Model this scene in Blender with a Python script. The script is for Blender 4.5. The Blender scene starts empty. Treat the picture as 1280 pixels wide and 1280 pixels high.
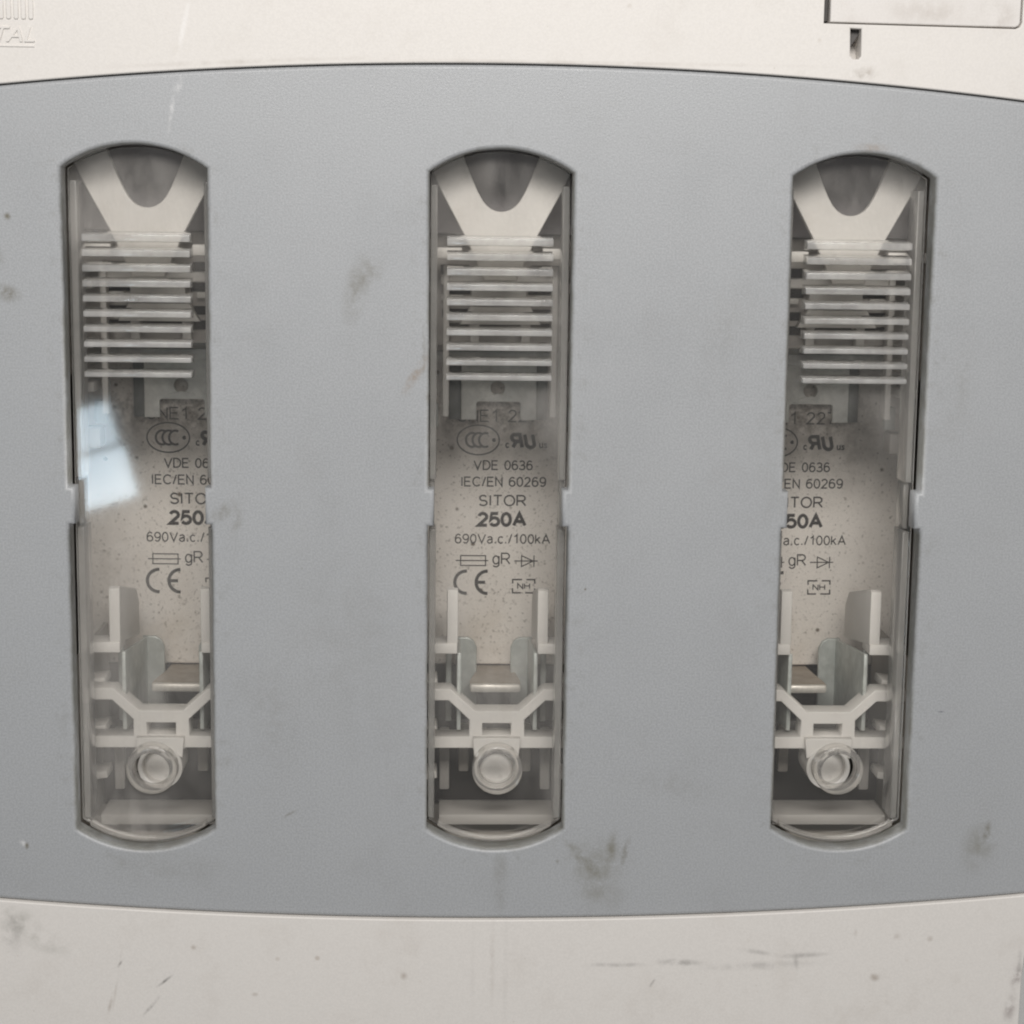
import bpy, bmesh, math, random
from mathutils import Matrix, Vector

# ------------------------------------------------------------------ camera, world, lamps, exposure
MM = 0.001
sc = bpy.context.scene
col = sc.collection
random.seed(7)

cam_d = bpy.data.cameras.new('camera')
cam = bpy.data.objects.new('camera', cam_d)
col.objects.link(cam)
_a, _b, _c = -0.1541, -0.0376, -0.0121            # pitch, yaw, roll (radians)
_R = Matrix.Rotation(_b, 3, 'Z') @ Matrix.Rotation(_a, 3, 'X') @ Matrix.Rotation(_c, 3, 'Y')
_right, _fwd, _up = _R.col[0], _R.col[1], _R.col[2]
_m = Matrix((_right, _up, -_fwd)).transposed().to_4x4()
_m.translation = Vector((-8.925, -296.18, 45.61)) * MM
cam.matrix_world = _m
cam_d.sensor_width = 36.0
cam_d.lens = 36.0 * 2340.0 / 1280.0
cam_d.clip_start = 0.01
cam_d.clip_end = 50.0
sc.camera = cam

world = bpy.data.worlds.new('World')
sc.world = world
world.use_nodes = True
bg = world.node_tree.nodes['Background']
bg.inputs['Color'].default_value = (0.93, 0.96, 1.0, 1)
bg.inputs['Strength'].default_value = 0.17


def area_lamp(name, loc, target, sx, sy, power, color, roll=0.0):
    d = bpy.data.lights.new(name, 'AREA')
    d.shape = 'RECTANGLE'
    d.size, d.size_y = sx, sy
    d.energy = power
    d.color = color
    o = bpy.data.objects.new(name, d)
    col.objects.link(o)
    loc, target = Vector(loc), Vector(target)
    q = (target - loc).to_track_quat('-Z', 'Y')
    o.rotation_euler = (q.to_matrix() @ Matrix.Rotation(roll, 3, 'Z')).to_euler()
    o.location = loc
    return o


# ceiling fitting above and in front of the switch
area_lamp('ceiling_lamp', (0.01, -0.41, 0.235), (0, 0, -0.01), 0.32, 0.11, 2.26, (1.0, 0.97, 0.938))
# two panes of a daylit window far to the left, mirrored in the left clear window
for nm, zc, hh, pw in (('window_light_upper', -0.0612, 0.0225, 0.031), ('window_light_lower', -0.0865, 0.027, 0.045)):
    wl = area_lamp(nm, (-0.203 - (zc + 0.0725) * 0.34, -0.66, zc - 0.006), (-0.063, 0.0045, 0.008), 0.058, hh, pw, (0.72, 0.88, 1.0))
    f = (Vector((-0.063, 0.0045, 0.008)) - wl.location).normalized()
    u = Vector((-0.26, 0, 0.96)); u = (u - u.dot(f) * f).normalized()
    wl.rotation_euler = Matrix((u.cross(-f), u, -f)).transposed().to_euler()

sc.view_settings.view_transform = 'Standard'
sc.view_settings.look = 'None'
sc.view_settings.gamma = 1.0
sc.view_settings.use_curve_mapping = False
sc.view_settings.exposure = 0.0
sc.render.engine = 'CYCLES'
sc.cycles.transparent_max_bounces = 24
sc.cycles.max_bounces = 10
sc.cycles.diffuse_bounces = 6
sc.cycles.pixel_filter_type = 'BLACKMAN_HARRIS'
sc.cycles.filter_width = 2.1
sc.cycles.sample_clamp_indirect = 3.0

# ------------------------------------------------------------------ materials
class NT:
    def __init__(self, name):
        self.m = bpy.data.materials.new(name)
        self.m.use_nodes = True
        self.t = self.m.node_tree
        self.t.nodes.clear()
        self.out = self.n('ShaderNodeOutputMaterial')

    def n(self, kind, **kw):
        nd = self.t.nodes.new(kind)
        for k, v in kw.items():
            if k.startswith('_'):
                setattr(nd, k[1:], v)
            else:
                nd.inputs[k.replace('__', ' ')].default_value = v
        return nd

    def l(self, a, b):
        self.t.links.new(a, b)

    def math(self, op, a, b=None, clamp=False):
        nd = self.n('ShaderNodeMath', _operation=op, _use_clamp=clamp)
        for i, v in enumerate((a, b)):
            if v is None:
                continue
            if isinstance(v, (int, float)):
                nd.inputs[i].default_value = v
            else:
                self.l(v, nd.inputs[i])
        return nd.outputs[0]

    def ramp(self, val, lo, hi, a=0.0, b=1.0):
        nd = self.n('ShaderNodeMapRange')
        nd.interpolation_type = 'SMOOTHSTEP'
        self.l(val, nd.inputs[0])
        for i, v in zip((1, 2, 3, 4), (lo, hi, a, b)):
            nd.inputs[i].default_value = v
        return nd.outputs[0]

    def noise(self, vec, scale, detail=3.0, rough=0.55, out=0):
        nd = self.n('ShaderNodeTexNoise')
        nd.inputs['Scale'].default_value = scale
        nd.inputs['Detail'].default_value = detail
        nd.inputs['Roughness'].default_value = rough
        self.l(vec, nd.inputs['Vector'])
        return nd.outputs[out]

    def mix(self, fac, a, b):
        nd = self.n('ShaderNodeMix', _data_type='RGBA')
        if isinstance(fac, (int, float)):
            nd.inputs[0].default_value = fac
        else:
            self.l(fac, nd.inputs[0])
        for s, v in ((6, a), (7, b)):
            if isinstance(v, tuple):
                nd.inputs[s].default_value = (*v, 1)
            else:
                self.l(v, nd.inputs[s])
        return nd.outputs[2]

    def obj(self, vary=False):
        v = self.n('ShaderNodeTexCoord').outputs['Object']
        if not vary:
            return v
        r = self.n('ShaderNodeObjectInfo').outputs['Random']
        c = self.n('ShaderNodeCombineXYZ')
        for k in range(3):
            self.l(self.math('MULTIPLY', r, 1.7 + k), c.inputs[k])
        a = self.n('ShaderNodeVectorMath', _operation='ADD')
        self.l(v, a.inputs[0])
        self.l(c.outputs[0], a.inputs[1])
        return a.outputs[0]

    def smudge(self, vec, x, z, rx, rz, deg, grain=900.0, stretch=1.0):
        """a rubbed-in dirt mark with a broken outline; x, z, rx, rz in millimetres on the surface"""
        mp = self.n('ShaderNodeMapping', _vector_type='TEXTURE')
        mp.inputs['Location'].default_value = (x * MM, 0, z * MM)
        mp.inputs['Rotation'].default_value = (0, math.radians(deg), 0)
        mp.inputs['Scale'].default_value = (rx * MM, 1.0, rz * MM)
        self.l(vec, mp.inputs['Vector'])
        ln = self.n('ShaderNodeVectorMath', _operation='LENGTH')
        self.l(mp.outputs[0], ln.inputs[0])
        base = self.ramp(ln.outputs['Value'], 1.15, 0.0)
        key = 600.0 if grain > 450 else 260.0
        if not hasattr(self, 'cache'):
            self.cache = {}
        if key not in self.cache:
            self.cache[key] = self.ramp(self.noise(vec, key, 3.0, 0.65), 0.30, 0.68)
        nz = self.cache[key]
        return self.math('MULTIPLY', base, nz)

    def finish(self, shader):
        self.l(shader, self.out.inputs['Surface'])
        return self.m


def plastic(name, color, rough=0.5, bump=0.0, bump_scale=2500.0, mottle=0.04, specks=0.0, smudges=(), mark=1.0, grain=0.05, speck_gate=0.58, vary=False, rim=0.0, uneven=0.0, dust=0.0, speck_scale=900.0,
            speck_col=(0.20, 0.16, 0.12), spec=0.4, streaks=0.0, grime=0.0):
    t = NT(name)
    vs = t.obj()
    v = t.obj(True) if vary else vs
    c = t.mix(t.noise(v, 38.0, 4.0), tuple(k * (1 - mottle) for k in color), tuple(min(1, k * (1 + mottle)) for k in color))
    # fine moulded grain
    c = t.mix(t.ramp(t.noise(v, 3400.0, 2.0, 0.6), 0.35, 0.65), c, tuple(min(1, k * (1 + grain)) for k in color))
    if streaks:
        mp = t.n('ShaderNodeMapping')
        mp.inputs['Scale'].default_value = (420.0, 1.0, 14.0)
        t.l(v, mp.inputs['Vector'])
        s = t.ramp(t.noise(mp.outputs[0], 1.0, 4.0), 0.56, 0.80, 0.0, streaks)
        c = t.mix(s, c, tuple(k * 0.72 for k in color))
    if grime:
        g = t.ramp(t.noise(v, 90.0, 6.0, 0.68), 0.50, 0.76, 0.0, grime)
        c = t.mix(g, c, tuple(k * q for k, q in zip(color, (0.60, 0.54, 0.48))))
    if specks:
        vo = t.n('ShaderNodeTexVoronoi', _feature='F1')
        vo.inputs['Scale'].default_value = 240.0
        t.l(v, vo.inputs['Vector'])
        d = t.ramp(vo.outputs['Distance'], 0.14, 0.05)
        gate = t.ramp(t.noise(v, 140.0, 2.0), speck_gate - 0.02, speck_gate + 0.10)
        c = t.mix(t.math('MULTIPLY', t.math('MULTIPLY', d, gate), specks), c, speck_col)
        vo2 = t.n('ShaderNodeTexVoronoi', _feature='F1')
        vo2.inputs['Scale'].default_value = speck_scale
        t.l(v, vo2.inputs['Vector'])
        d2 = t.ramp(vo2.outputs['Distance'], 0.17, 0.06)
        gate2 = t.ramp(t.noise(v, 310.0, 2.0), speck_gate, speck_gate + 0.12)
        c = t.mix(t.math('MULTIPLY', t.math('MULTIPLY', d2, gate2), specks * 0.6), c, speck_col)
    if dust:
        c = t.mix(t.ramp(t.noise(v, 1900.0, 2.0, 0.5), 0.58, 0.74, 0.0, dust), c, speck_col)
        c = t.mix(t.ramp(t.noise(v, 900.0, 3.0, 0.5), 0.64, 0.76, 0.0, dust), c, speck_col)
    for (x, z, rx, rz, deg, strength, scol, grain, stretch) in smudges:
        f = t.math('MULTIPLY', t.smudge(vs, x, z, rx * (1.15 if mark < 1 else 1), rz * (1.25 if mark < 1 else 1), deg, grain, stretch), strength * mark, True)
        c = t.mix(f, c, scol)
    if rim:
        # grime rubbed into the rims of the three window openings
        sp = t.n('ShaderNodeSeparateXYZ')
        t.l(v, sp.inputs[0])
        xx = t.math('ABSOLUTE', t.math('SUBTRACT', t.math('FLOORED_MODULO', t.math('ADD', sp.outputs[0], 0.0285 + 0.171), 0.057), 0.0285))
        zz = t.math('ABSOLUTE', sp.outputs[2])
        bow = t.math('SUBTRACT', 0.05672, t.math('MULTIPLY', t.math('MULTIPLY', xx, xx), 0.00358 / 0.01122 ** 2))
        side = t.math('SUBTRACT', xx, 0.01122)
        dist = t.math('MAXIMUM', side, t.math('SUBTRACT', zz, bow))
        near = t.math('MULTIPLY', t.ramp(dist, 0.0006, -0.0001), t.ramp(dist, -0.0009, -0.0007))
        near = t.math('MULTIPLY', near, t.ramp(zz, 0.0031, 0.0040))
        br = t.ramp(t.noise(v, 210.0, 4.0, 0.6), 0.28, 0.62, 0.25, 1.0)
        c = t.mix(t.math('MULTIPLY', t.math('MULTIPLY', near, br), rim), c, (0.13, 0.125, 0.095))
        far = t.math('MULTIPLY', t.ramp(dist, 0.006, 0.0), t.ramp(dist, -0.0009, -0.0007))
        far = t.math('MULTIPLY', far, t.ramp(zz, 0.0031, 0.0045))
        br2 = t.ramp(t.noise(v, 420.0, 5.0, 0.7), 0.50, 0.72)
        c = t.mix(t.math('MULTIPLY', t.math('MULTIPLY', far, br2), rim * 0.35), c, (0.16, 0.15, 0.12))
    p = t.n('ShaderNodeBsdfPrincipled')
    t.l(c, p.inputs['Base Color'])
    if uneven:
        t.l(t.ramp(t.noise(v, 60.0, 5.0, 0.65), 0.3, 0.7, rough - uneven, rough + uneven), p.inputs['Roughness'])
    else:
        p.inputs['Roughness'].default_value = rough
    p.inputs['Specular IOR Level'].default_value = spec
    if bump:
        b = t.n('ShaderNodeBump')
        b.inputs['Strength'].default_value = bump
        b.inputs['Distance'].default_value = 0.00006
        t.l(t.noise(v, bump_scale, 3.0, 0.6), b.inputs['Height'])
        t.l(b.outputs[0], p.inputs['Normal'])
    return t.finish(p.outputs[0])


DIRT = (0.15, 0.135, 0.10)
GREYD = (0.30, 0.285, 0.27)
OLIVE = (0.19, 0.18, 0.145)
BROWN = (0.26, 0.20, 0.15)
PALE = (0.60, 0.60, 0.60)
cover_smudges = [
    (-22.6, 34.8, 2.2, 6.2, 12, 0.75, DIRT, 420, 1), (-20.6, 37.5, 3.0, 2.2, -30, 0.45, DIRT, 500, 1),
    (-13.2, 21.6, 4.6, 1.0, -58, 0.85, BROWN, 600, 2), (-12.0, 25.0, 0.5, 5.0, 0, 0.5, DIRT, 700, 1),
    (14.6, -58.4, 5.4, 1.1, 48, 0.80, OLIVE, 500, 3), (19.2, -57.0, 1.2, 4.4, 10, 0.95, OLIVE, 420, 1),
    (21.6, -57.2, 0.6, 3.2, 14, 0.8, DIRT, 500, 1), (16.6, -62.0, 7.5, 4.6, 55, 0.55, OLIVE, 330, 3), (17.4, -58.5, 6.0, 5.0, 0, 0.35, OLIVE, 480, 1),
    (-43.6, -0.6, 3.4, 1.5, -35, 0.55, DIRT, 480, 2), (-41.6, -2.4, 1.2, 3.0, 10, 0.35, DIRT, 600, 1),
    (80.6, -56.0, 3.6, 5.2, 15, 0.55, OLIVE, 380, 1), (81.8, -53.8, 0.8, 2.4, 10, 0.8, DIRT, 700, 1),
    (-77.0, 33.6, 2.8, 1.6, 20, 0.9, DIRT, 650, 1), (-79.4, 39.0, 2.4, 3.2, 0, 0.6, DIRT, 500, 1),
    (-76.6, 45.4, 0.7, 0.7, 0, 1.3, DIRT, 800, 1), (-76.9, -55.7, 0.55, 1.0, -40, 1.5, PALE, 900, 1), (-76.4, -56.1, 0.45, 0.7, 0, 1.5, DIRT, 900, 1),
    (-51.0, 62.0, 0.45, 4.2, 8, 0.9, PALE, 500, 1), (-49.8, 65.5, 0.6, 2.0, 14, 0.8, PALE, 700, 1),
    (57.8, 57.6, 3.6, 0.9, 0, 0.6, BROWN, 700, 1),
    (73.2, -33.2, 0.75, 0.16, 0, 2.2, (0.03, 0.03, 0.06), 200, 1),
    (-31.3, -9.8, 0.3, 0.3, 0, 1.8, DIRT, 200, 1), (14.2, -13.0, 0.26, 0.26, 0, 2.0, DIRT, 200, 1), (10.4, -58.7, 0.4, 0.5, 0, 1.4, DIRT, 300, 1),
    (-60.4, -33.0, 0.25, 0.25, 0, 1.6, DIRT, 200, 1), (-33.5, -50.6, 1.6, 0.3, -30, 0.5, DIRT, 400, 1),
    (-54.0, -60.0, 14.0, 4.0, 4, 0.16, DIRT, 160, 2), (46.0, 8.0, 9.0, 18.0, 10, 0.12, DIRT, 130, 1),
    (36, 30, 4.0, 11.0, 20, 0.13, DIRT, 500, 1), (-36, -34, 5.0, 12.0, -14, 0.14, DIRT, 500, 1), (30, -46, 9.0, 3.0, 12, 0.15, DIRT, 500, 1), (74, 20, 3.0, 12.0, 6, 0.13, DIRT, 500, 1),
    (-25.0, -22.0, 12.0, 20.0, 0, 0.10, DIRT, 120, 1), (1.0, -62.0, 1.6, 6.5, 0, 0.40, DIRT, 300, 1),
]
housing_smudges = [
    (-78.2, -68.8, 3.6, 2.2, 24, 0.85, (0.20, 0.20, 0.16), 420, 1), (-74.2, -72.0, 4.6, 1.8, 26, 0.80, (0.20, 0.20, 0.16), 420, 2), (-79.0, -70.5, 2.2, 3.4, 0, 0.7, GREYD, 500, 1),
    (-54.3, -79.2, 1.7, 0.26, -38, 1.8, GREYD, 500, 3), (-56.6, -83.6, 2.3, 0.30, -50, 1.5, GREYD, 500, 3),
    (-61.6, -76.2, 0.8, 0.22, -58, 1.4, GREYD, 500, 2), (-63.4, -83.6, 0.35, 2.2, 14, 0.7, BROWN, 500, 1), (-62.2, -79.5, 0.25, 6.0, 9, 0.35, BROWN, 400, 1),
    (20.6, -76.6, 5.5, 0.42, 0, 0.85, GREYD, 460, 3), (31.0, -76.2, 4.4, 0.62, 2, 1.1, GREYD, 460, 3), (26.6, -79.8, 0.9, 0.25, -58, 1.8, GREYD, 400, 2),
    (44.0, -74.4, 3.8, 0.45, 8, 0.9, GREYD, 420, 2), (51.4, -75.0, 4.6, 0.50, -3, 1.0, GREYD, 420, 2), (44.5, -76.8, 9.5, 0.75, -2, 0.75, GREYD, 380, 3), (50.6, -76.0, 0.5, 1.9, -10, 0.8, GREYD, 400, 1),
    (-0.2, -76.0, 0.5, 9.0, 0, 0.3, BROWN, 260, 1), (2.0, -78.0, 0.5, 12.0, 0, 0.16, GREYD, 260, 1), (-3.4, -79.0, 0.5, 9.0, 0, 0.14, GREYD, 260, 1),
    (-14.8, -78.4, 0.7, 0.7, 0, 0.9, BROWN, 300, 1), (-39.5, -81.6, 0.6, 0.35, 0, 1.2, BROWN, 300, 1), (-49.5, -73.4, 0.5, 0.5, 0, 0.8, BROWN, 300, 1),
    (64.0, -78.9, 0.9, 0.7, 0, 1.1, BROWN, 300, 1), (73.0, -72.2, 0.6, 0.6, 0, 0.9, BROWN, 300, 1), (60.4, -71.2, 0.45, 0.7, 0, 1.1, BROWN, 300, 1), (67.5, -71.8, 0.7, 0.7, 0, 0.8, BROWN, 300, 1),
    (88.0, -79.0, 1.1, 2.2, 8, 1.1, (0.24, 0.20, 0.19), 500, 1), (87.2, -84.5, 1.1, 2.6, 10, 1.0, (0.24, 0.20, 0.19), 500, 1), (88.4, -76.5, 0.5, 2.6, 0, 0.7, GREYD, 500, 1),
    (55.6, 68.7, 2.6, 0.9, 0, 0.95, (0.30, 0.26, 0.22), 700, 1), (56.6, 69.3, 1.2, 1.0, 0, 0.7, BROWN, 700, 1),
    (-49.0, 74.0, 0.5, 5.0, 12, 0.8, (0.92, 0.91, 0.90), 420, 1), (-50.2, 70.6, 0.8, 1.8, 0, 0.6, (0.62, 0.58, 0.52), 500, 1),
    (66.0, 78.5, 9.0, 3.0, 0, 0.28, BROWN, 300, 2), (76.0, 78.0, 4.0, 3.0, 0, 0.40, BROWN, 420, 1),
    (10.0, 69.9, 40.0, 0.35, 0, 0.35, BROWN, 300, 4), (-40.0, 69.3, 22.0, 0.4, -3, 0.4, BROWN, 300, 4),
]
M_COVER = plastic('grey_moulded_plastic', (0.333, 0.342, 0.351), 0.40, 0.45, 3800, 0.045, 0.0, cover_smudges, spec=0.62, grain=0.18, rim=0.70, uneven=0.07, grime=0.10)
M_HOUSING = plastic('cream_moulded_plastic', (0.69, 0.66, 0.625), 0.50, 0.25, 2600, 0.03, 0.42, housing_smudges, 0.62, speck_col=(0.36, 0.29, 0.22), grime=0.16)
M_FLAP = plastic('cream_flap_plastic', (0.68, 0.65, 0.62), 0.5, 0.2, 2600, 0.04, 0.4, housing_smudges[-4:-2], grime=0.35)
M_WHITE = plastic('white_nylon', (0.72, 0.70, 0.67), 0.45, 0.15, 1500, 0.05, 0.15, grime=0.22)
M_WALL = plastic('inner_wall_plastic', (0.42, 0.395, 0.36), 0.6, 0.15, 1200, 0.12, 0.2, grime=0.5)
M_DARK = plastic('dark_inner_shade', (0.075, 0.07, 0.066), 0.55, 0.3, 1400, 0.25)
M_PALE = plastic('pale_inner_plastic', (0.44, 0.415, 0.39), 0.55, 0.15, 1200, 0.08, 0.2, grime=0.4)
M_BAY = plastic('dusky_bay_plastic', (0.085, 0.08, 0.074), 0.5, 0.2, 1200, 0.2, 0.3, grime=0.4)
M_FELT = plastic('dark_grey_liner', (0.36, 0.34, 0.355), 0.7, 0.6, 900, 0.30, 0.5, speck_col=(0.4, 0.38, 0.36))
M_PRINT = plastic('dark_print_ink', (0.05, 0.045, 0.042), 0.6, 0.0, mottle=0.25)
fuse_dirt_shade = [(0, 11, 24, 6.5, 0, 1.0, (0.19, 0.155, 0.12), 500, 1), (3, 6, 22, 6, -6, 0.45, (0.24, 0.20, 0.155), 300, 1), (12, 3, 6, 8, 0, 0.5, (0.24, 0.20, 0.155), 300, 1),  # top mark: brown dust together with painted-in shade under the contact plate
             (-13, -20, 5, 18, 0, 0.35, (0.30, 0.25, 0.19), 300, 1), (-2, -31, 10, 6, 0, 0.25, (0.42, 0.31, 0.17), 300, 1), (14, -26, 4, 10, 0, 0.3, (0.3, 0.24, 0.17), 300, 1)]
M_FUSE = plastic('dusty_ceramic', (0.93, 0.88, 0.825), 0.62, 0.35, 700, 0.07, 1.0, fuse_dirt_shade, speck_col=(0.17, 0.13, 0.095), grime=0.22, speck_gate=0.40, vary=True, speck_scale=560.0, dust=0.50)


def metal(name, color, rough=0.42, metallic=0.75, stain=(0.2, 0.17, 0.13), amt=0.35):
    t = NT(name)
    v = t.obj()
    c = t.mix(t.ramp(t.noise(v, 420.0, 5.0, 0.65), 0.38, 0.68), color, tuple(k * 1.25 for k in color))
    c = t.mix(t.ramp(t.noise(v, 150.0, 5.0, 0.7), 0.52, 0.75, 0, amt), c, stain)
    p = t.n('ShaderNodeBsdfPrincipled')
    t.l(c, p.inputs['Base Color'])
    p.inputs['Metallic'].default_value = metallic
    t.l(t.ramp(t.noise(v, 260.0, 3.0), 0.3, 0.7, rough - 0.08, rough + 0.12), p.inputs['Roughness'])
    return t.finish(p.outputs[0])


M_ZINC = metal('galvanised_steel', (0.90, 0.91, 0.87), 0.5, 0.0, amt=0.25)
M_ZINC2 = metal('galvanised_jaw_steel', (0.50, 0.53, 0.51), 0.48, 0.4)
M_SILL = plastic('grey_brown_sill_plastic', (0.42, 0.405, 0.385), 0.4, 0.1, 1200, 0.08, 0.2, grime=0.4)
M_LUG = metal('tarnished_lug_metal', (0.34, 0.29, 0.235), 0.62, 0.05, (0.25, 0.19, 0.13), 0.5)
M_ZINC3 = metal('dull_flange_steel', (0.20, 0.215, 0.205), 0.5, 0.4)
M_LIP = metal('bright_lug_metal', (0.68, 0.65, 0.60), 0.38, 0.4, (0.4, 0.35, 0.3), 0.25)


def clear(name, tint, milk, milk_col, rough=0.06, dust=0.0, ior=1.49, back=0.4, smear=False):
    """thin clear plastic: straight-through light, a mirror sheen, a little milkiness and dust"""
    t = NT(name)
    v = t.obj(True)
    tr = t.n('ShaderNodeBsdfTransparent')
    tr.inputs['Color'].default_value = (*tint, 1)
    df = t.n('ShaderNodeBsdfDiffuse')
    df.inputs['Color'].default_value = (*milk_col, 1)
    tl = t.n('ShaderNodeBsdfTranslucent')
    tl.inputs['Color'].default_value = (*milk_col, 1)
    mk = t.n('ShaderNodeMixShader')
    mk.inputs[0].default_value = back
    t.l(df.outputs[0], mk.inputs[1])
    t.l(tl.outputs[0], mk.inputs[2])
    m1 = t.n('ShaderNodeMixShader')
    if smear:
        # wiped dust: patches drawn out into slanting strokes
        mp = t.n('ShaderNodeMapping')
        mp.inputs['Rotation'].default_value = (0, math.radians(28), 0)
        mp.inputs['Scale'].default_value = (1.0, 1.0, 0.30)
        t.l(v, mp.inputs['Vector'])
        patch = t.ramp(t.noise(v, 34.0, 3.0, 0.5), 0.42, 0.72)
        f = t.math('ADD', t.math('MULTIPLY', t.math('MULTIPLY', patch, t.ramp(t.noise(mp.outputs[0], 190.0, 5.0, 0.65), 0.25, 0.7)), dust), milk)
    else:
        f = t.ramp(t.noise(v, 160.0, 5.0, 0.65), 0.3, 0.75, milk, milk + dust)
    t.l(f, m1.inputs[0])
    t.l(tr.outputs[0], m1.inputs[1])
    t.l(mk.outputs[0], m1.inputs[2])
    gl = t.n('ShaderNodeBsdfGlossy')
    gl.inputs['Color'].default_value = (1, 1, 1, 1)
    gl.inputs['Roughness'].default_value = rough
    fr = t.n('ShaderNodeFresnel')
    fr.inputs['IOR'].default_value = ior
    m2 = t.n('ShaderNodeMixShader')
    t.l(fr.outputs[0], m2.inputs[0])
    t.l(m1.outputs[0], m2.inputs[1])
    t.l(gl.outputs[0], m2.inputs[2])
    return t.finish(m2.outputs[0])


M_PANE = clear('clear_window_plastic', (0.985, 0.98, 0.97), 0.028, (0.80, 0.77, 0.735), 0.042, 0.20, smear=True)
M_RIB = clear('clear_rib_plastic', (0.97, 0.96, 0.94), 0.25, (1.0, 0.985, 0.96), 0.10, 0.20, back=0.20)
M_RAIL = clear('frosted_rail_plastic', (0.86, 0.86, 0.85), 0.42, (0.66, 0.655, 0.64), 0.22, 0.1)
M_PORT = clear('clear_port_plastic', (0.97, 0.96, 0.94), 0.22, (0.86, 0.83, 0.79), 0.12, 0.06)

# ------------------------------------------------------------------ mesh helpers (all input in millimetres)
# x to the right, y into the device (the cover's face is y = 0), z up


def finish_bm(bm, name, smooth=None):
    bmesh.ops.scale(bm, vec=(MM, MM, MM), verts=bm.verts)
    me = bpy.data.meshes.new(name)
    bm.to_mesh(me)
    bm.free()
    if smooth is not None:
        me.shade_smooth()
        me.set_sharp_from_angle(angle=math.radians(smooth))
    return me


def box(x0, x1, y0, y1, z0, z1, bevel=0.15, bm=None, rot=None):
    own = bm is None
    bm = bm or bmesh.new()
    t = bmesh.new()
    bmesh.ops.create_cube(t, size=1.0)
    bmesh.ops.scale(t, vec=(x1 - x0, y1 - y0, z1 - z0), verts=t.verts)
    if bevel:
        bmesh.ops.bevel(t, geom=list(t.edges), offset=bevel, segments=2, profile=0.5, affect='EDGES')
    if rot:
        bmesh.ops.rotate(t, cent=(0, 0, 0), matrix=Matrix.Rotation(math.radians(rot[1]), 3, rot[0]), verts=t.verts)
    bmesh.ops.translate(t, vec=((x0 + x1) / 2, (y0 + y1) / 2, (z0 + z1) / 2), verts=t.verts)
    _join(bm, t)
    return finish_bm(bm, 'box', 40) if own else bm


def _join(bm, t):
    mp = {v: bm.verts.new(v.co) for v in t.verts}
    for f in t.faces:
        bm.faces.new([mp[v] for v in f.verts])
    t.free()


def sheet(outline, y0, y1, holes=(), bevel=0.2, res=2):
    """a flat outline in (x, z) with holes, extruded from y0 to y1, edges rounded"""
    cu = bpy.data.curves.new('outline', 'CURVE')
    cu.dimensions = '2D'
    cu.fill_mode = 'BOTH'
    cu.extrude = abs(y1 - y0) / 2 - bevel
    cu.bevel_depth = bevel
    cu.bevel_resolution = res
    cu.offset = -bevel
    for pts in [outline] + list(holes):
        sp = cu.splines.new('POLY')
        sp.points.add(len(pts) - 1)
        for p, q in zip(sp.points, pts):
            p.co = (q[0], q[1], 0, 1)
        sp.use_cyclic_u = True
    ob = bpy.data.objects.new('outline', cu)
    me = bpy.data.meshes.new_from_object(ob)
    bpy.data.objects.remove(ob)
    bpy.data.curves.remove(cu)
    ym = (y0 + y1) / 2
    for v in me.vertices:
        x, y, z = v.co
        v.co = (x * MM, (-z + ym) * MM, y * MM)
    me.update()
    return me


def sheet_x(profile, x0, x1, bevel=0.12):
    """a (y, z) profile extruded along x"""
    bm = bmesh.new()
    a = [bm.verts.new((x0, y, z)) for y, z in profile]
    b = [bm.verts.new((x1, y, z)) for y, z in profile]
    n = len(profile)
    bm.faces.new(a[::-1])
    bm.faces.new(b)
    for i in range(n):
        bm.faces.new((a[i], a[(i + 1) % n], b[(i + 1) % n], b[i]))
    bmesh.ops.recalc_face_normals(bm, faces=bm.faces)
    if bevel:
        bmesh.ops.bevel(bm, geom=list(bm.edges), offset=bevel, segments=2, profile=0.5, affect='EDGES')
    return finish_bm(bm, 'profile', 40)


def lathe(cx, cz, prof, seg=56):
    """profile of (radius, y) revolved about the y axis through (cx, cz); closed profile"""
    bm = bmesh.new()
    rings = []
    for k in range(seg):
        a = 2 * math.pi * k / seg
        rings.append([bm.verts.new((cx + r * math.cos(a), y, cz + r * math.sin(a))) for r, y in prof])
    n = len(prof)
    for k in range(seg):
        A, B = rings[k], rings[(k + 1) % seg]
        for i in range(n):
            bm.faces.new((A[i], A[(i + 1) % n], B[(i + 1) % n], B[i]))
    bmesh.ops.recalc_face_normals(bm, faces=bm.faces)
    return finish_bm(bm, 'lathe', 35)


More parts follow.
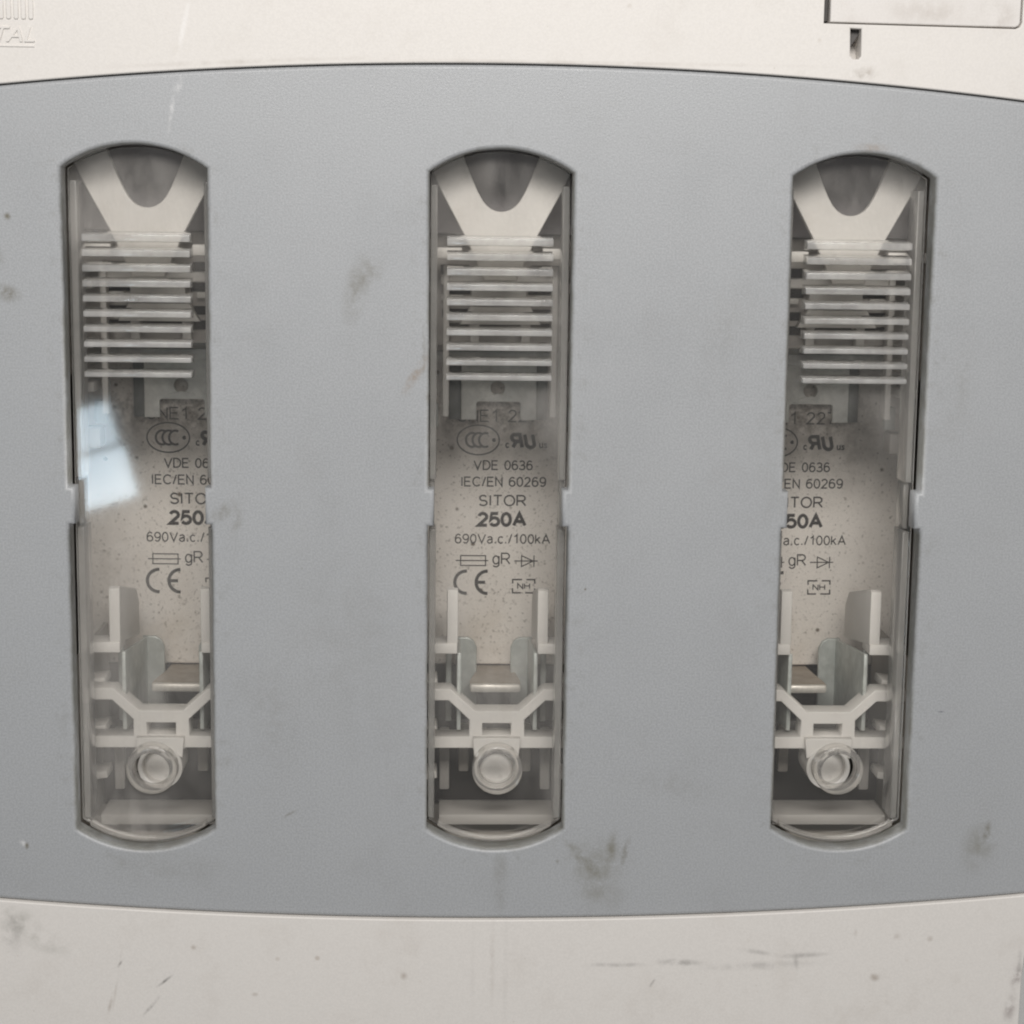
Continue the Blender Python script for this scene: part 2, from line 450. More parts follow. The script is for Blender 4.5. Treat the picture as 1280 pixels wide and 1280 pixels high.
def ribbons(lines, y, w):
    """flat printed strokes: each line is a list of (x, z); drawn w wide on the plane y"""
    bm = bmesh.new()
    for ln in lines:
        pts = [Vector((p[0], p[1])) for p in ln]
        closed = (pts[0] - pts[-1]).length < 1e-6 and len(pts) > 2
        if closed:
            pts = pts[:-1]
        n = len(pts)
        L, Rr = [], []
        for i in range(n):
            if closed:
                d0, d1 = pts[i] - pts[i - 1], pts[(i + 1) % n] - pts[i]
            else:
                d0 = pts[i] - pts[max(i - 1, 0)] if i else pts[1] - pts[0]
                d1 = pts[min(i + 1, n - 1)] - pts[i] if i < n - 1 else d0
            d0.normalize(); d1.normalize()
            t = d0 + d1
            t.normalize()
            k = w / 2 / max(0.35, t.dot(d1))
            nn = Vector((-t.y, t.x)) * k
            L.append(bm.verts.new((pts[i].x + nn.x, y, pts[i].y + nn.y)))
            Rr.append(bm.verts.new((pts[i].x - nn.x, y, pts[i].y - nn.y)))
        for i in range(n if closed else n - 1):
            j = (i + 1) % n
            bm.faces.new((L[i], Rr[i], Rr[j], L[j]))
    bmesh.ops.recalc_face_normals(bm, faces=bm.faces)
    for f in bm.faces:
        if f.normal.y > 0:
            f.normal_flip()
    return finish_bm(bm, 'strokes')


def arc(cx, cz, rx, rz, a0, a1, n=24):
    return [(cx + rx * math.cos(math.radians(a0 + (a1 - a0) * k / n)), cz + rz * math.sin(math.radians(a0 + (a1 - a0) * k / n))) for k in range(n + 1)]


def letters(body, x0, x1, z0, z1, y, bold=0.0, shear=0.0, thick=0.0, mirror=False, cap=True):
    """lettering fitted so that its capitals fill x0..x1, z0..z1"""
    cu = bpy.data.curves.new('letters', 'FONT')
    cu.body = body
    cu.size = 1.0
    cu.shear = shear
    cu.offset = bold
    cu.extrude = 0.0
    cu.resolution_u = 4
    if thick:
        cu.extrude = 0.05
    ob = bpy.data.objects.new('letters', cu)
    me = bpy.data.meshes.new_from_object(ob)
    bpy.data.objects.remove(ob)
    bpy.data.curves.remove(cu)
    xs = [v.co.x for v in me.vertices]
    zs = [v.co.y for v in me.vertices]
    ax, bx = min(xs), max(xs)
    base = 0.0 if cap else min(zs)
    az, bz = base, max(zs)
    if mirror:
        for v in me.vertices:
            v.co.x = ax + bx - v.co.x
        me.flip_normals()
    for v in me.vertices:
        u = x0 + (v.co.x - ax) / (bx - ax) * (x1 - x0)
        w = z0 + (v.co.y - az) / (bz - az) * (z1 - z0)
        d = y - (v.co.z / 0.05) * thick / 2 if thick else y
        v.co = (u * MM, d * MM, w * MM)
    me.update()
    return me


def glyph(ch):
    """single-line drawing of a plain grotesque character: (strokes, width), capitals one unit high"""
    if ch == 'V': return [[(0, 1), (.34, 0), (.68, 1)]], .68
    if ch == 'D': return [[(0, 0), (0, 1), (.27, 1)] + arc(.27, .5, .36, .5, 88, -88, 14) + [(.27, 0), (0, 0)]], .63
    if ch == 'E': return [[(.53, 1), (0, 1), (0, 0), (.55, 0)], [(0, .52), (.48, .52)]], .55
    if ch == '0': return [arc(.25, .5, .25, .5, 0, 360, 24)], .50
    if ch == 'O': return [arc(.38, .5, .38, .5, 0, 360, 28)], .76
    if ch == 'C': return [arc(.36, .5, .36, .5, 42, 318, 22)], .66
    if ch == '6': return [arc(.25, .31, .25, .31, 0, 360, 20), arc(.27, .5, .27, .5, 48, 180, 12) + [(0, .32)]], .50
    if ch == '9': return [arc(.25, .69, .25, .31, 0, 360, 20), arc(.23, .5, .27, .5, 228, 360, 12) + [(.5, .68)]], .50
    if ch == '3': return [arc(.23, .75, .22, .25, 155, -90, 14) + arc(.23, .27, .27, .27, 84, -155, 16)], .50
    if ch == '2': return [arc(.25, .72, .23, .28, 168, -28, 14) + [(0, 0), (.5, 0)]], .50
    if ch == '5': return [[(.46, 1), (.09, 1), (.03, .50)] + arc(.24, .32, .26, .32, 128, -152, 16)], .50
    if ch == '7': return [[(0, 1), (.5, 1), (.3, .6), (.17, 0)]], .50
    if ch == '1': return [[(.06, .76), (.2, .86), (.30, 1), (.30, 0)]], .44
    if ch == 'I': return [[(.05, 0), (.05, 1)]], .10
    if ch == 'N': return [[(0, 0), (0, 1), (.56, 0), (.56, 1)]], .56
    if ch == 'H': return [[(0, 0), (0, 1)], [(.56, 0), (.56, 1)], [(0, .53), (.56, .53)]], .56
    if ch == 'T': return [[(0, 1), (.62, 1)], [(.31, 1), (.31, 0)]], .62
    if ch == 'A': return [[(0, 0), (.34, 1), (.68, 0)], [(.12, .34), (.56, .34)]], .68
    if ch == 'R': return [[(0, 0), (0, 1), (.36, 1)] + arc(.36, .735, .24, .265, 86, -86, 12) + [(.36, .47), (0, .47)], [(.34, .47), (.64, 0)]], .64
    if ch == 'S': return [arc(.29, .74, .25, .26, 28, 262, 14) + arc(.29, .25, .29, .25, 80, -158, 16)], .58
    if ch == '/': return [[(0, -.02), (.28, 1.02)]], .28
    if ch == '.': return [[(.07, -.02), (.07, .15)]], .14
    if ch == 'a': return [arc(.22, .56, .2, .18, 165, 0, 10) + [(.42, .0)], arc(.2, .2, .2, .2, 60, 330, 16) + [(.42, .18)], [(.2, .42), (.42, .46)]], .46
    if ch == 'c': return [arc(.23, .37, .23, .37, 42, 318, 18)], .42
    if ch == 'k': return [[(0, 0), (0, 1)], [(.38, .73), (0, .3)], [(.14, .44), (.42, 0)]], .42
    if ch == 'g': return [arc(.23, .37, .23, .37, 0, 360, 20), [(.46, .74), (.46, .0)] + arc(.23, -.02, .23, .25, 0, -150, 10)], .46
    return [], .28


def print_line(body, x0, x1, z0, z1, y, weight, gap=0.20):
    pen, strokes = 0.0, []
    for ch in body:
        st, w = glyph(ch)
        strokes += [[(px + pen, pz) for px, pz in ln] for ln in st]
        pen += w + gap
    pen -= gap
    sx, sz = (x1 - x0 - weight) / pen, z1 - z0 - weight
    return ribbons([[(x0 + weight / 2 + px * sx, z0 + weight / 2 + pz * sz) for px, pz in ln] for ln in strokes], y, weight)


# ------------------------------------------------------------------ object helpers
def thing(name, label, cat, loc, group=None):
    o = bpy.data.objects.new(name, None)
    o.empty_display_size = 0.01
    col.objects.link(o)
    o.location = Vector(loc) * MM
    o['label'] = label
    o['category'] = cat
    if group:
        o['group'] = group
    return o


def part(name, me, mat, parent, label=None, org=(0, 0, 0)):
    """geometry is written in its own frame; org is the parent's place in that frame"""
    o = bpy.data.objects.new(name, me)
    me.name = name
    if not me.materials:
        me.materials.append(mat)
    col.objects.link(o)
    o.parent = parent
    o.location = -Vector(org) * MM
    if label:
        o['label'] = label
    return o


def copy_tree(o, parent=None):
    c = o.copy()
    col.objects.link(c)
    if parent is not None:
        c.parent = parent
    for ch in list(o.children):
        copy_tree(ch, c)
    return c


PITCH = 57.0
SIDES = ('left', 'middle', 'right')

# ------------------------------------------------------------------ the grey cover and the cream housing
def top_arc(x):
    return 69.52 - (x - 1.0) ** 2 * 0.000690


def bot_arc(x):
    return -68.62 + (x - 0.5) ** 2 * 0.000535


XS = [-90 + 180 * k / 60 for k in range(61)]
GAP = 0.14
HW, ZS, ZA = 11.22, 53.14, 56.72


def window_outline(cx, hw, zs, za, tab=None):
    """upright window with bowed top and bottom; tab = (half width, z0, z1) narrows it in the middle"""
    n = 28
    top = [(cx + hw * math.cos(math.pi * k / n), 0) for k in range(n + 1)]
    r = (hw * hw + (za - zs) ** 2) / (2 * (za - zs))

    def bow(x):
        return zs + math.sqrt(max(0, r * r - (x - cx) ** 2)) - (r - (za - zs))
    xs = [cx + hw - 2 * hw * k / n for k in range(n + 1)]
    pts = [(x, bow(x)) for x in xs]
    if tab:
        pts += [(cx - hw, tab[2]), (cx - tab[0], tab[2]), (cx - tab[0], tab[1]), (cx - hw, tab[1])]
    pts += [(x, -bow(x)) for x in xs[::-1]]
    if tab:
        pts += [(cx + hw, tab[1]), (cx + tab[0], tab[1]), (cx + tab[0], tab[2]), (cx + hw, tab[2])]
    return pts


housing = thing('switch_housing', 'cream moulded housing of a fuse switch framing the grey front cover above and below', 'switch housing', (0, 40, -112))
HO = (0, 40, -112)
hole = [(x, top_arc(x) + GAP) for x in XS] + [(x, bot_arc(x) - GAP) for x in XS[::-1]]
outer = [(-93, 112), (93, 112), (93, -70.5), (90.6, -73.4), (89.25, -75.4), (88.95, -79), (88.70, -112), (-93, -112)]
flap_hole = [(49.55, 100), (49.55, 76.45), (79.6, 76.05), (80.25, 76.35), (80.5, 77.0), (80.6, 100)]
slot_hole = [(53.72, 75.75), (55.42, 75.7), (55.55, 71.6), (55.2, 71.1), (54.3, 71.1), (53.85, 71.6)]
part('housing_shell', sheet(outer, -0.45, 7.5, [hole, flap_hole, slot_hole], 0.22, 2), M_HOUSING, housing, org=HO)
part('label_flap', sheet([(50.5, 99.8), (50.5, 76.65), (79.5, 76.27), (80.0, 76.5), (80.25, 77.0), (80.35, 99.8)], -0.35, 5.0, (), 0.2), M_FLAP, housing, 'slightly soiled label flap in the top edge of the housing', HO)
part('slot_ramp', sheet_x([(6.4, 76.2), (6.9, 76.2), (6.9, 70.9), (3.2, 70.9), (3.2, 71.3)], 53.5, 55.8, 0.05), M_HOUSING, housing, org=HO)
part('slot_shade_sheet', box(47.5, 83, 7.7, 8.6, 68.5, 105, 0.1), M_DARK, housing, 'added dark sheet standing in for the shade seen through the narrow slots', HO)  # added dark sheet, its colour gives the slots their inner shade
part('slot_shade', box(49.6, 50.46, 1.0, 6.0, 76.9, 99, 0.02), M_DARK, housing, 'added dark strip standing in for shade in the slot left of the flap', HO)  # added dark box, paints the gap's shade over the lit side wall
part('slot_shade', sheet([(53.74, 75.7), (55.40, 75.7), (55.38, 74.9), (53.9, 72.7), (53.78, 72.7)][::-1], 1.3, 3.0, (), 0.04, 1), M_DARK, housing, 'added dark wedge standing in for the shadow in the small slot', HO)  # added dark wedge, paints the shadow at the top of the slot
# raised maker's mark in the top left corner: bars, lettering and a rule
for k in range(11):
    xc = -72.0 - k * 1.12
    part('logo_bar', sheet([(xc - 0.36, 82), (xc + 0.36, 82), (xc + 0.36, 75.35), (xc + 0.2, 75.1), (xc - 0.2, 75.1), (xc - 0.36, 75.35)], -0.68, -0.3, (), 0.1, 1), M_HOUSING, housing, org=HO)
part('logo_lettering', letters('RITTAL', -83.2, -71.5, 71.75, 74.0, -0.55, 0.0, 0.28, 0.28), M_HOUSING, housing, org=HO)
part('logo_rule', box(-83.6, -71.6, -0.62, -0.4, 71.0, 71.25, 0.05), M_HOUSING, housing, org=HO)
# inner wells, open to the front
for i in range(3):
    cx = PITCH * (i - 1)
    bm = bmesh.new()
    box(cx - 27.6, cx - 26.6, 8, 96, -64, 64, 0, bm)
    box(cx + 26.6, cx + 27.6, 8, 96, -64, 64, 0, bm)
    box(cx - 26.6, cx + 26.6, 8, 96, 62, 64, 0, bm)
    box(cx - 26.6, cx + 26.6, 8, 96, -64, -62, 0, bm)
    box(cx - 26.6, cx + 26.6, 95, 96, -62, 62, 0, bm)
    part('fuse_well', finish_bm(bm, 'fuse_well'), M_WALL, housing, org=HO)

cover = thing('switch_cover', 'grey plastic front cover with three tall clear windows set between the cream housing edges', 'cover', (0, 4, -68))
CO = (0, 4, -68)
c_out = [(x, top_arc(x)) for x in XS] + [(x, bot_arc(x)) for x in XS[::-1]]
wins = [window_outline(PITCH * (i - 1), HW, ZS, ZA, (10.3, -2.85, 3.12)) for i in range(3)]
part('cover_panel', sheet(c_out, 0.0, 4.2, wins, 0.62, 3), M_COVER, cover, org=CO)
# skirt behind the panel closes the gap between the lid and the wells
bm = bmesh.new()
box(-90, -82.8, 4.3, 8, -60, 60, 0, bm)
box(82.8, 90, 4.3, 8, -60, 60, 0, bm)
for i in range(2):
    c0 = -28.5 + 57 * i
    box(c0 - 15.5, c0 + 15.5, 4.3, 8.2, -60, 60, 0, bm)
box(-82.8, 82.8, 4.3, 8, 59.4, 66, 0, bm)
box(-82.8, 82.8, 4.3, 8, -66, -59.4, 0, bm)
part('cover_frame', finish_bm(bm, 'cover_frame'), M_DARK, cover, org=CO)

WO = (0, 4.4, 0)
pane = None
PORT = (0.45, -44.4)
pane_me = sheet(window_outline(0, 11.12, 53.0, 56.5), 4.45, 5.85, [arc(PORT[0], PORT[1], 3.2, 3.2, 360, 7.5, 47)], 0.12, 1)
rib_me = []
for k in range(10):
    zc = 42.55 - k * 2.385
    h = 1.50 - 0.048 * k
    rib_me.append(sheet_x([(1.1, zc + h * 0.18), (1.1, zc - h * 0.50), (4.6, zc - h * 0.62), (4.6, zc + h * 0.52)], -8.45, 8.30, 0.06))
rail_me = {}
for s in (-1, 1):
    rail_me[s, 1] = sheet([(s * 10.0, 51.2), (s * 11.08, 51.2), (s * 11.08, 3.9), (s * 10.0, 3.9)][::s], 5.95, 12.0, (), 0.2, 2)
    rail_me[s, 0] = sheet([(s * 10.0, -4.3), (s * 11.08, -4.3), (s * 11.08, -53.3), (s * 10.0, -53.3)][::s], 5.95, 12.0, (), 0.2, 2)
for s in (-1, 1):
    rail_me[s, 2] = sheet([(s * 10.25, 3.6), (s * 11.08, 3.6), (s * 11.08, -4.0), (s * 10.25, -4.0)][::s], 7.5, 12.0, (), 0.2, 2)
port_me = lathe(PORT[0], PORT[1], [(4.15, 3.9), (4.15, 6.2), (4.05, 6.3), (3.05, 6.3), (2.95, 6.2), (2.95, 3.5), (3.05, 3.3), (3.2, 3.3), (3.3, 3.6), (3.85, 3.6), (4.0, 3.7)])
lip_line = [p for p in window_outline(0, 9.4, 53.0, 55.75)[29:]]
bm = bmesh.new()
rows = []
for (x, z) in lip_line:
    rows.append([bm.verts.new((x, y, z + dz)) for y, dz in ((2.4, 0.0), (2.2, -0.25), (2.5, -0.55), (4.5, -0.62), (4.5, 0.05))])
for A, B in zip(rows, rows[1:]):
    for q in range(5):
        bm.faces.new((A[q], A[(q + 1) % 5], B[(q + 1) % 5], B[q]))
bm.faces.new(rows[0]); bm.faces.new(rows[-1])
bmesh.ops.recalc_face_normals(bm, faces=bm.faces)
lip_me = finish_bm(bm, 'pane_lip', 50)
for i in range(3):
    cx = PITCH * (i - 1)
    w = part('window_pane', pane_me, M_PANE, cover, f'clear plastic window pane, {SIDES[i]} of the three', (-cx, CO[1], CO[2]))
    for me in rib_me:
        part('grip_rib', me, M_RIB, w)
    for me in rail_me.values():
        part('pane_rail', me, M_RAIL, w)
    part('test_port', port_me, M_PORT, w)
    part('pane_lip', lip_me, M_PORT, w)

# mounting plate behind the switch
mp_o = bpy.data.objects.new('mounting_plate', box(-260, 260, 99, 102, -260, 260, 0.3))
mp_o.data.name = 'mounting_plate'
mp_o.data.materials.append(plastic('white_backing_paint', (0.86, 0.85, 0.82), 0.5))
col.objects.link(mp_o)
mp_o['kind'] = 'structure'

# ------------------------------------------------------------------ fuses
FY = 44.25
FO = (0, FY, -38)


def make_fuse():
    t = thing('cartridge_fuse', 'label', 'fuse', (0, FY, -38), 'cartridge fuses behind the three windows')
    p = lambda n, me, m, lab=None: part(n, me, m, t, lab, FO)
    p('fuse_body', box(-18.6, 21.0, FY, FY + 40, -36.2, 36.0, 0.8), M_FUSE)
    y = FY - 0.06
    txt = [('3NE1 227', -6.2, 8.4, 9.3, 11.6, 0.26), ('VDE 0636', -3.3, 7.6, 0.45, 2.3, 0.25), ('IEC/EN 60269', -5.6, 10.1, -2.62, -0.75, 0.25),
           ('SITOR', -2.3, 6.5, -6.25, -4.1, 0.29), ('250A', -2.55, 6.6, -10.1, -7.3, 0.60), ('690Va.c./100kA', -6.6, 11.0, -13.25, -11.4, 0.23),
           ('gR', 0.35, 3.7, -17.15, -14.9, 0.25)]
    for k, (body, x0, x1, z0, z1, wt) in enumerate(txt):
        p('printed_line', print_line(body, x0, x1, z0, z1, y - 0.004 * (k % 2), wt), M_PRINT)
    # ring of three letters C with a dot
    L = [arc(-2.45, 6.0, 3.85, 2.72, 0, 360, 48)]
    L[0][-1] = L[0][0]
    p('certification_mark', ribbons(L, y, 0.26), M_PRINT)
    L = []
    for cx in (-3.55, -2.35, -1.15):
        L.append(arc(cx, 6.0, 1.15, 1.28, 62, 298, 18))
    L.append(arc(0.45, 6.0, 0.16, 0.16, 0, 359, 8))
    p('certification_mark', ribbons(L, y, 0.42), M_PRINT)
    for ch, xa, mir in (('R', 3.7, True), ('U', 6.25, False)):
        st = glyph('R')[0] if ch == 'R' else [[(0, 1), (0, .3)] + arc(.28, .28, .28, .28, 180, 360, 12) + [(.56, .3), (.56, 1)]]
        st = [[(xa + ((.64 - u) if mir else u) * 2.6 + (0.5 - w) * 0.45, 4.7 + w * 2.35) for u, w in ln] for ln in st]
        p('component_mark', ribbons(st, y - (0.006 if mir else 0.0), 0.66), M_PRINT)
    p('component_mark', letters('c', 2.5, 3.15, 4.55, 5.55, y, 0.025, cap=False), M_PRINT)
    p('component_mark', letters('us', 8.7, 10.2, 4.55, 5.5, y, 0.025, cap=False), M_PRINT)
    # fuse and diode symbols
    p('fuse_symbol', ribbons([[(-5.5, -15.5), (-0.9, -15.5), (-0.9, -17.35), (-5.5, -17.35), (-5.5, -15.5)], [(-6.4, -16.42), (-0.4, -16.42)]], y, 0.20), M_PRINT)
    p('diode_symbol', ribbons([[(4.4, -16.45), (8.75, -16.45)], [(5.75, -15.45), (5.75, -17.5), (7.9, -16.45), (5.75, -15.45)], [(8.05, -15.4), (8.05, -17.55)]], y - 0.01, 0.20), M_PRINT)
    # conformity mark
    p('conformity_mark', ribbons([arc(-4.4, -20.5, 2.15, 2.1, 88, 272, 24), arc(-0.55, -20.5, 2.05, 2.1, 88, 272, 24), [(-2.5, -20.5), (-0.95, -20.5)]], y, 0.60), M_PRINT)
    # boxed letters with a broken frame
    x0, x1, z0, z1 = 4.15, 8.25, -22.45, -19.95
    br = [[(x0, -20.7), (x0, z1), (5.9, z1)], [(6.7, z1), (x1, z1), (x1, -20.7)], [(x1, -21.6), (x1, z0), (6.5, z0)], [(5.7, z0), (x0, z0), (x0, -21.6)]]
    p('boxed_mark', ribbons(br, y, 0.26), M_PRINT)
    p('boxed_mark', print_line('NH', 5.0, 7.4, -21.75, -20.6, y, 0.2), M_PRINT)
    # lower grip lug: a tarnished tongue with a rounded front lip
    bm = bmesh.new()
    q = [(-2.4, FY + 1), (4.3, FY + 1), (4.6, 40.0), (5.3, 33.0), (5.3, 30.6), (-3.8, 30.6), (-3.8, 33.0), (-2.7, 40.0)]
    up = [bm.verts.new((x, yy, -36.45)) for x, yy in q]
    dn = [bm.verts.new((x, yy, -37.4)) for x, yy in q]
    bm.faces.new(up); bm.faces.new(dn[::-1])
    for a in range(len(q)):
        b = (a + 1) % len(q)
        bm.faces.new((up[a], dn[a], dn[b], up[b]))
    bmesh.ops.recalc_face_normals(bm, faces=bm.faces)
    lug = p('grip_lug', finish_bm(bm, 'grip_lug'), M_LUG)
    part('lug_lip', box(-3.85, 5.35, 29.9, 31.0, -37.9, -36.35, 0.5), M_LIP, lug)
    return t


fuse = make_fuse()
fuse_labels = ('dusty cream 250A fuse seen behind the left window, its print cut off at the right',
               'dusty cream 250A fuse with its whole print readable behind the middle window',
               'dusty cream 250A fuse seen behind the right window, its print cut off at the left')

# ------------------------------------------------------------------ metal contacts (base side)
def make_contacts():
    o = (0, 41, -42)
    t = thing('contact_set', 'label', 'contacts', o, 'metal contacts behind the three windows')
    p = lambda n, me, m, lab=None: part(n, me, m, t, lab, o)
    notch = [(7.95, 24), (7.95, 9.95), (5.1, 9.95), (5.1, 13.0), (4.8, 13.25), (-2.6, 13.25), (-2.9, 13.0), (-2.9, 9.95), (-5.65, 9.95), (-5.65, 24)]
    p('contact_plate', sheet(notch, 41.8, 42.9, [arc(0.95, 15.7, 1.28, 1.28, 360, 9, 39)], 0.12, 1), M_ZINC)
    p('plate_bridge', box(-12.5, 14.0, 38.6, 40.4, 20.7, 22.6, 0.2), M_ZINC)
    p('plate_fold', sheet([(-2.5, 13.35), (4.7, 13.35), (3.0, 14.35), (1.1, 14.75), (-0.9, 14.35)], 41.45, 41.85, (), 0.08, 1), M_ZINC)
    for s, xa in ((-1, -6.7), (1, 9.0)):
        p('plate_flange', box(xa - 1.05, xa + 1.05, 43.1, 44.0, 9.9, 24, 0.1), M_ZINC3)
    for s in (-1, 1):
        c = 0.65
        xw = c + s * 6.9
        p('jaw_wall', sheet_x([(16.4, -27.4), (40.5, -30.2), (40.5, -43.0), (16.4, -41.0)], min(xw, xw - s * 0.7), max(xw, xw - s * 0.7), 0.15), M_ZINC2)
        a, b = c + s * 7.0, c + s * 3.1
        pts = [(a, -29.9), (a, -42.6), (b, -42.6), (b, -31.8), (b + s * 0.6, -30.5), (b + s * 1.6, -29.9)]
        p('jaw_flange', sheet(pts if s < 0 else pts[::-1], 39.6, 40.5, (), 0.2, 2), M_ZINC2)
        p('jaw_spring', box(c + s * 8.3 - 0.5, c + s * 8.3 + 0.5, 24, 25, -41.5, -28.5, 0.2), M_ZINC2)
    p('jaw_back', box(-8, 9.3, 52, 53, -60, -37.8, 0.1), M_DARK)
    return t


contacts = make_contacts()

# ------------------------------------------------------------------ white fuse carriers (lid side)
def make_carrier():
    o = (0, 14, -57)
    t = thing('fuse_carrier', 'label', 'carrier', o, 'white fuse carriers behind the three windows')
    p = lambda n, me, m, lab=None: part(n, me, m, t, lab, o)
    c = 0.6

    def sym(pts):
        return pts + [(2 * c - x, z) for x, z in pts[::-1]]
    # funnel shaped tongue with a U cut-out at the top
    half = [(0.3 - 14.0, 59), (0.3 - 9.75, 50.3), (0.3 - 5.95, 43.3), (0.3 - 3.65, 38.4), (0.3 - 2.6, 36.0)]
    out = half + [(0.6 - x, z) for x, z in half[::-1]]
    ucut = [(0.3 - 6.9, 59), (0.3 - 6.0, 55.5), (0.3 - 4.7, 52.2), (0.3 - 3.8, 50.2), (0.3 - 3.0, 48.8), (0.3 - 2.3, 48.0), (0.3 - 1.5, 47.45), (0.3 - 0.75, 47.17), (0.3, 47.1)]
    inner = ucut[::-1] + []
    pts = half[::-1]
    ring = [(0.6 - x, z) for x, z in ucut] + ucut[-2::-1]      # right top .. bottom .. left top
    outline = [half[0]] + half[1:] + [(0.6 - x, z) for x, z in half[::-1]] + ring
    p('funnel_tongue', sheet(outline, 10.75, 12.4, (), 0.18, 1), M_WHITE)
    p('liner_plate', box(-13, 13.6, 21, 22, 43.5, 61, 0.1), M_FELT, 'dark grey liner showing through the U shaped cut-out')
    slots = [(-9.5, -4.6, 36.6, 38.2), (5.8, 10.6, 36.6, 38.2), (-8.6, -4.4, 33.2, 34.7), (5.4, 9.8, 33.2, 34.7), (-2.8, 4.0, 31.1, 32.6),
             (-9.2, -4.8, 29.3, 30.8), (5.8, 10.4, 29.3, 30.8), (-3.0, 4.2, 26.8, 28.4), (-8.8, -4.6, 26.8, 28.4), (5.8, 10.0, 26.8, 28.4)]
    p('slotted_plate', sheet([(-13, 24.6), (13.6, 24.6), (13.6, 43.2), (-13, 43.2)], 23.5, 25.0, [[(a, d), (b, d), (b, e), (a, e)] for a, b, d, e in slots], 0.1, 1), M_PALE)
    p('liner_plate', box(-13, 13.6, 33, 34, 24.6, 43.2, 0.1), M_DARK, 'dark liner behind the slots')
    for s in (-1, 1):
        x = sorted((c + s * 6.6, c + s * 13.0))
        p('side_tab', box(x[0], x[1], 12.6, 16.5, 39.5, 41.25, 0.15), M_WHITE)
        x = sorted((c + s * 8.6, c + s * 9.6))
        p('post', box(x[0], x[1], 19.0, 21.5, 12.9, 38.2, 0.15), M_WHITE)
        x = sorted((c + s * 13.2, c + s * 14.0))
        p('side_wall', box(x[0], x[1], 10, 40, 20, 60, 0.1), M_WALL)
        p('side_wall', box(x[0], x[1], 12, 40, -60, -27.5, 0.1), M_WALL)
        for z in (-33.4, -41.8, -50.0):
            x = sorted((c + s * 10.2, c + s * 13.4))
            p('ledge', box(x[0], x[1], 19.5, 25, z - 0.75, z + 0.55, 0.2, rot=('Y', s * 8)), M_WHITE)
        x = sorted((c + s * 11.2, c + s * 14.3))
        p('clip', box(x[0], x[1], 25, 30, 6.3, 9.8, 0.3), M_PALE)
        x = sorted((c + s * 10.4, c + s * 12.2))
        p('clip', box(x[0], x[1], 26, 28, 10.4, 14.4, 0.2), M_ZINC2)
        for z in (34.6, 24.8, 17.5):
            x = sorted((c + s * 10.6, c + s * 13.4))
            p('ledge', box(x[0], x[1], 17, 24, z - 0.8, z + 0.8, 0.2), M_WHITE)
        # L shaped stop beside the fuse
        x = sorted((c + s * 8.6, c + s * 6.75))
        p('stop', sheet_x([(15.2, -16.3), (16.2, -16.0), (32.5, -19.6), (35.0, -22.2), (35.5, -28.6), (15.2, -25.5)], x[0], x[1], 0.2), M_WHITE)
        x = sorted((c + s * 6.85, c + s * 13.2))
        p('stop_foot', box(x[0], x[1], 15.0, 20.6, -27.25, -25.45, 0.15), M_WHITE)
        # columns in the lower bay
        x = sorted((c + s * 8.0, c + s * 9.8))
        p('column', box(x[0], x[1], 24, 26, -54, -43, 0.3), M_SILL)
        x = sorted((c + s * 4.6, c + s * 6.4))
        p('column', box(x[0], x[1], 25, 27, -51, -42.5, 0.3), M_WALL)
    # grid of bars behind the ribs
    for xa, xb, za, zb, ya in ((-9.4, 10.4, 35.0, 36.6, 20), (-4.2, 4.9, 32.6, 34.4, 20), (-9.4, -5.6, 32.2, 33.2, 22), (6.6, 10.4, 32.2, 33.2, 22),
                              ):
        p('bar', box(xa, xb, ya, ya + 2.4, za, zb, 0.15), M_WHITE)
    v = sym([(-9.4, 30.2), (-9.4, 29.0), (-7.0, 29.0), (-4.6, 30.6)])
    vv = [(-6.2, 28.4), (-4.4, 31.4), (5.6, 31.4), (7.4, 28.4)]
    p('bar', sheet(vv, 19.5, 21.5, (), 0.15, 1), M_WHITE)
    for xa in (-4.4, 4.2):
        p('bar_web', box(xa, xa + 1.5, 21, 23, 25.0, 29.0, 0.1), M_WHITE)
    # Y shaped bracket
    left = [(-13.0, -33.25), (-7.35, -33.25), (-3.1, -37.1)]
    yo = left + [(2 * c - x, z) for x, z in left[::-1]]
    low = [(2 * c + 13.0, -35.25), (2 * c + 7.65, -35.25), (2 * c + 4.1, -38.6), (2 * c + 4.1, -41.55), (2 * c + 13.0, -41.55), (2 * c + 13.0, -43.6), (2 * c + 3.5, -43.6), (2 * c + 3.3, -43.9)]
    lowl = [(2 * c - x, z) for x, z in low[::-1]]
    window = [(-1.9, -39.2), (-1.9, -41.3), (3.05, -41.3), (3.05, -39.2)]
    p('bracket', sheet(yo + low + lowl, 14.25, 19.0, [window], 0.15, 1), M_WHITE)
    # block and boss behind the test port
    p('boss', lathe(0.55, -46.5, [(3.75, 12.5), (3.75, 20.0), (3.0, 20.0), (3.0, 12.7), (3.2, 12.5)]), M_WHITE)
    p('boss_back', lathe(0.55, -46.5, [(3.1, 14.6), (3.1, 15.6), (0.001, 15.6), (0.001, 14.6)]), M_WHITE)
    p('block', sheet([(-3.45, -41.45), (4.55, -41.45), (4.35, -45.0), (3.6, -44.6), (2.6, -43.6), (0.55, -43.0), (-1.5, -43.6), (-2.5, -44.6), (-3.25, -45.0)][::-1], 12.7, 14.2, (), 0.15, 1), M_WHITE)
    # sill at the foot
    p('sill', box(-9.2, 10.3, 10.5, 18.9, -55.95, -54.2, 0.15), M_SILL)
    p('floor_plate', box(-13, 14.2, 8.5, 30, -59.5, -58.5, 0.1), M_WALL)
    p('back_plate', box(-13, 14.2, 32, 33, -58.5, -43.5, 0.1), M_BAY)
    return t


carrier = make_carrier()

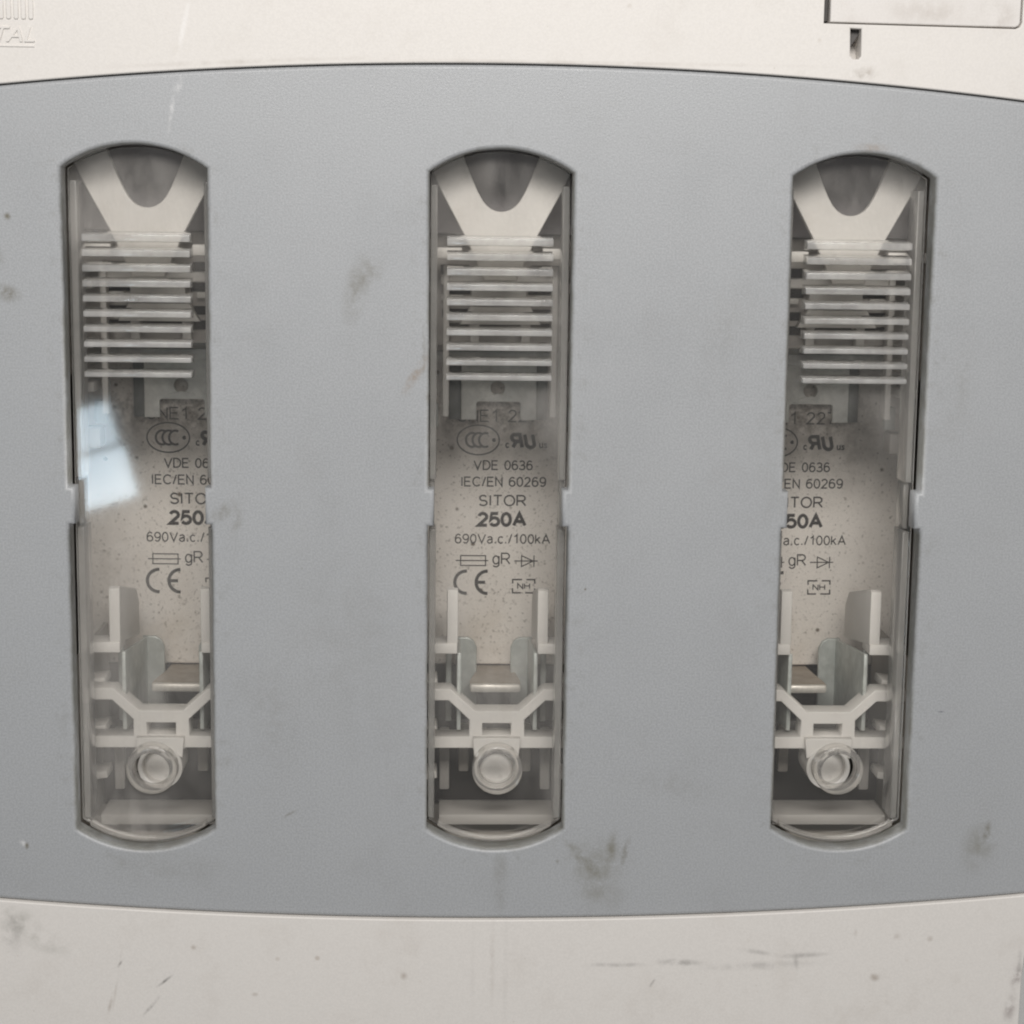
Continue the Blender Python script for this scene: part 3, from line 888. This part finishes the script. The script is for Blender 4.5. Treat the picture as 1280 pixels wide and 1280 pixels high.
for proto, kind in ((fuse, 'f'), (contacts, 'c'), (carrier, 'k')):
    for i, o in ((1, proto), (0, copy_tree(proto)), (2, copy_tree(proto))):
        o.location.x = PITCH * (i - 1) * MM
        if kind == 'f':
            o.location.x += (0.4, 0.0, -1.8)[i] * MM
            o.rotation_euler.y = math.radians((0.3, 0.0, -0.4)[i])
            o['label'] = fuse_labels[i]
        elif kind == 'c':
            o['label'] = f'galvanised steel contact plate with round hole, and jaws, behind the {SIDES[i]} window'
        else:
            o['label'] = f'white plastic fuse carrier with Y bracket and funnel tongue behind the {SIDES[i]} window'
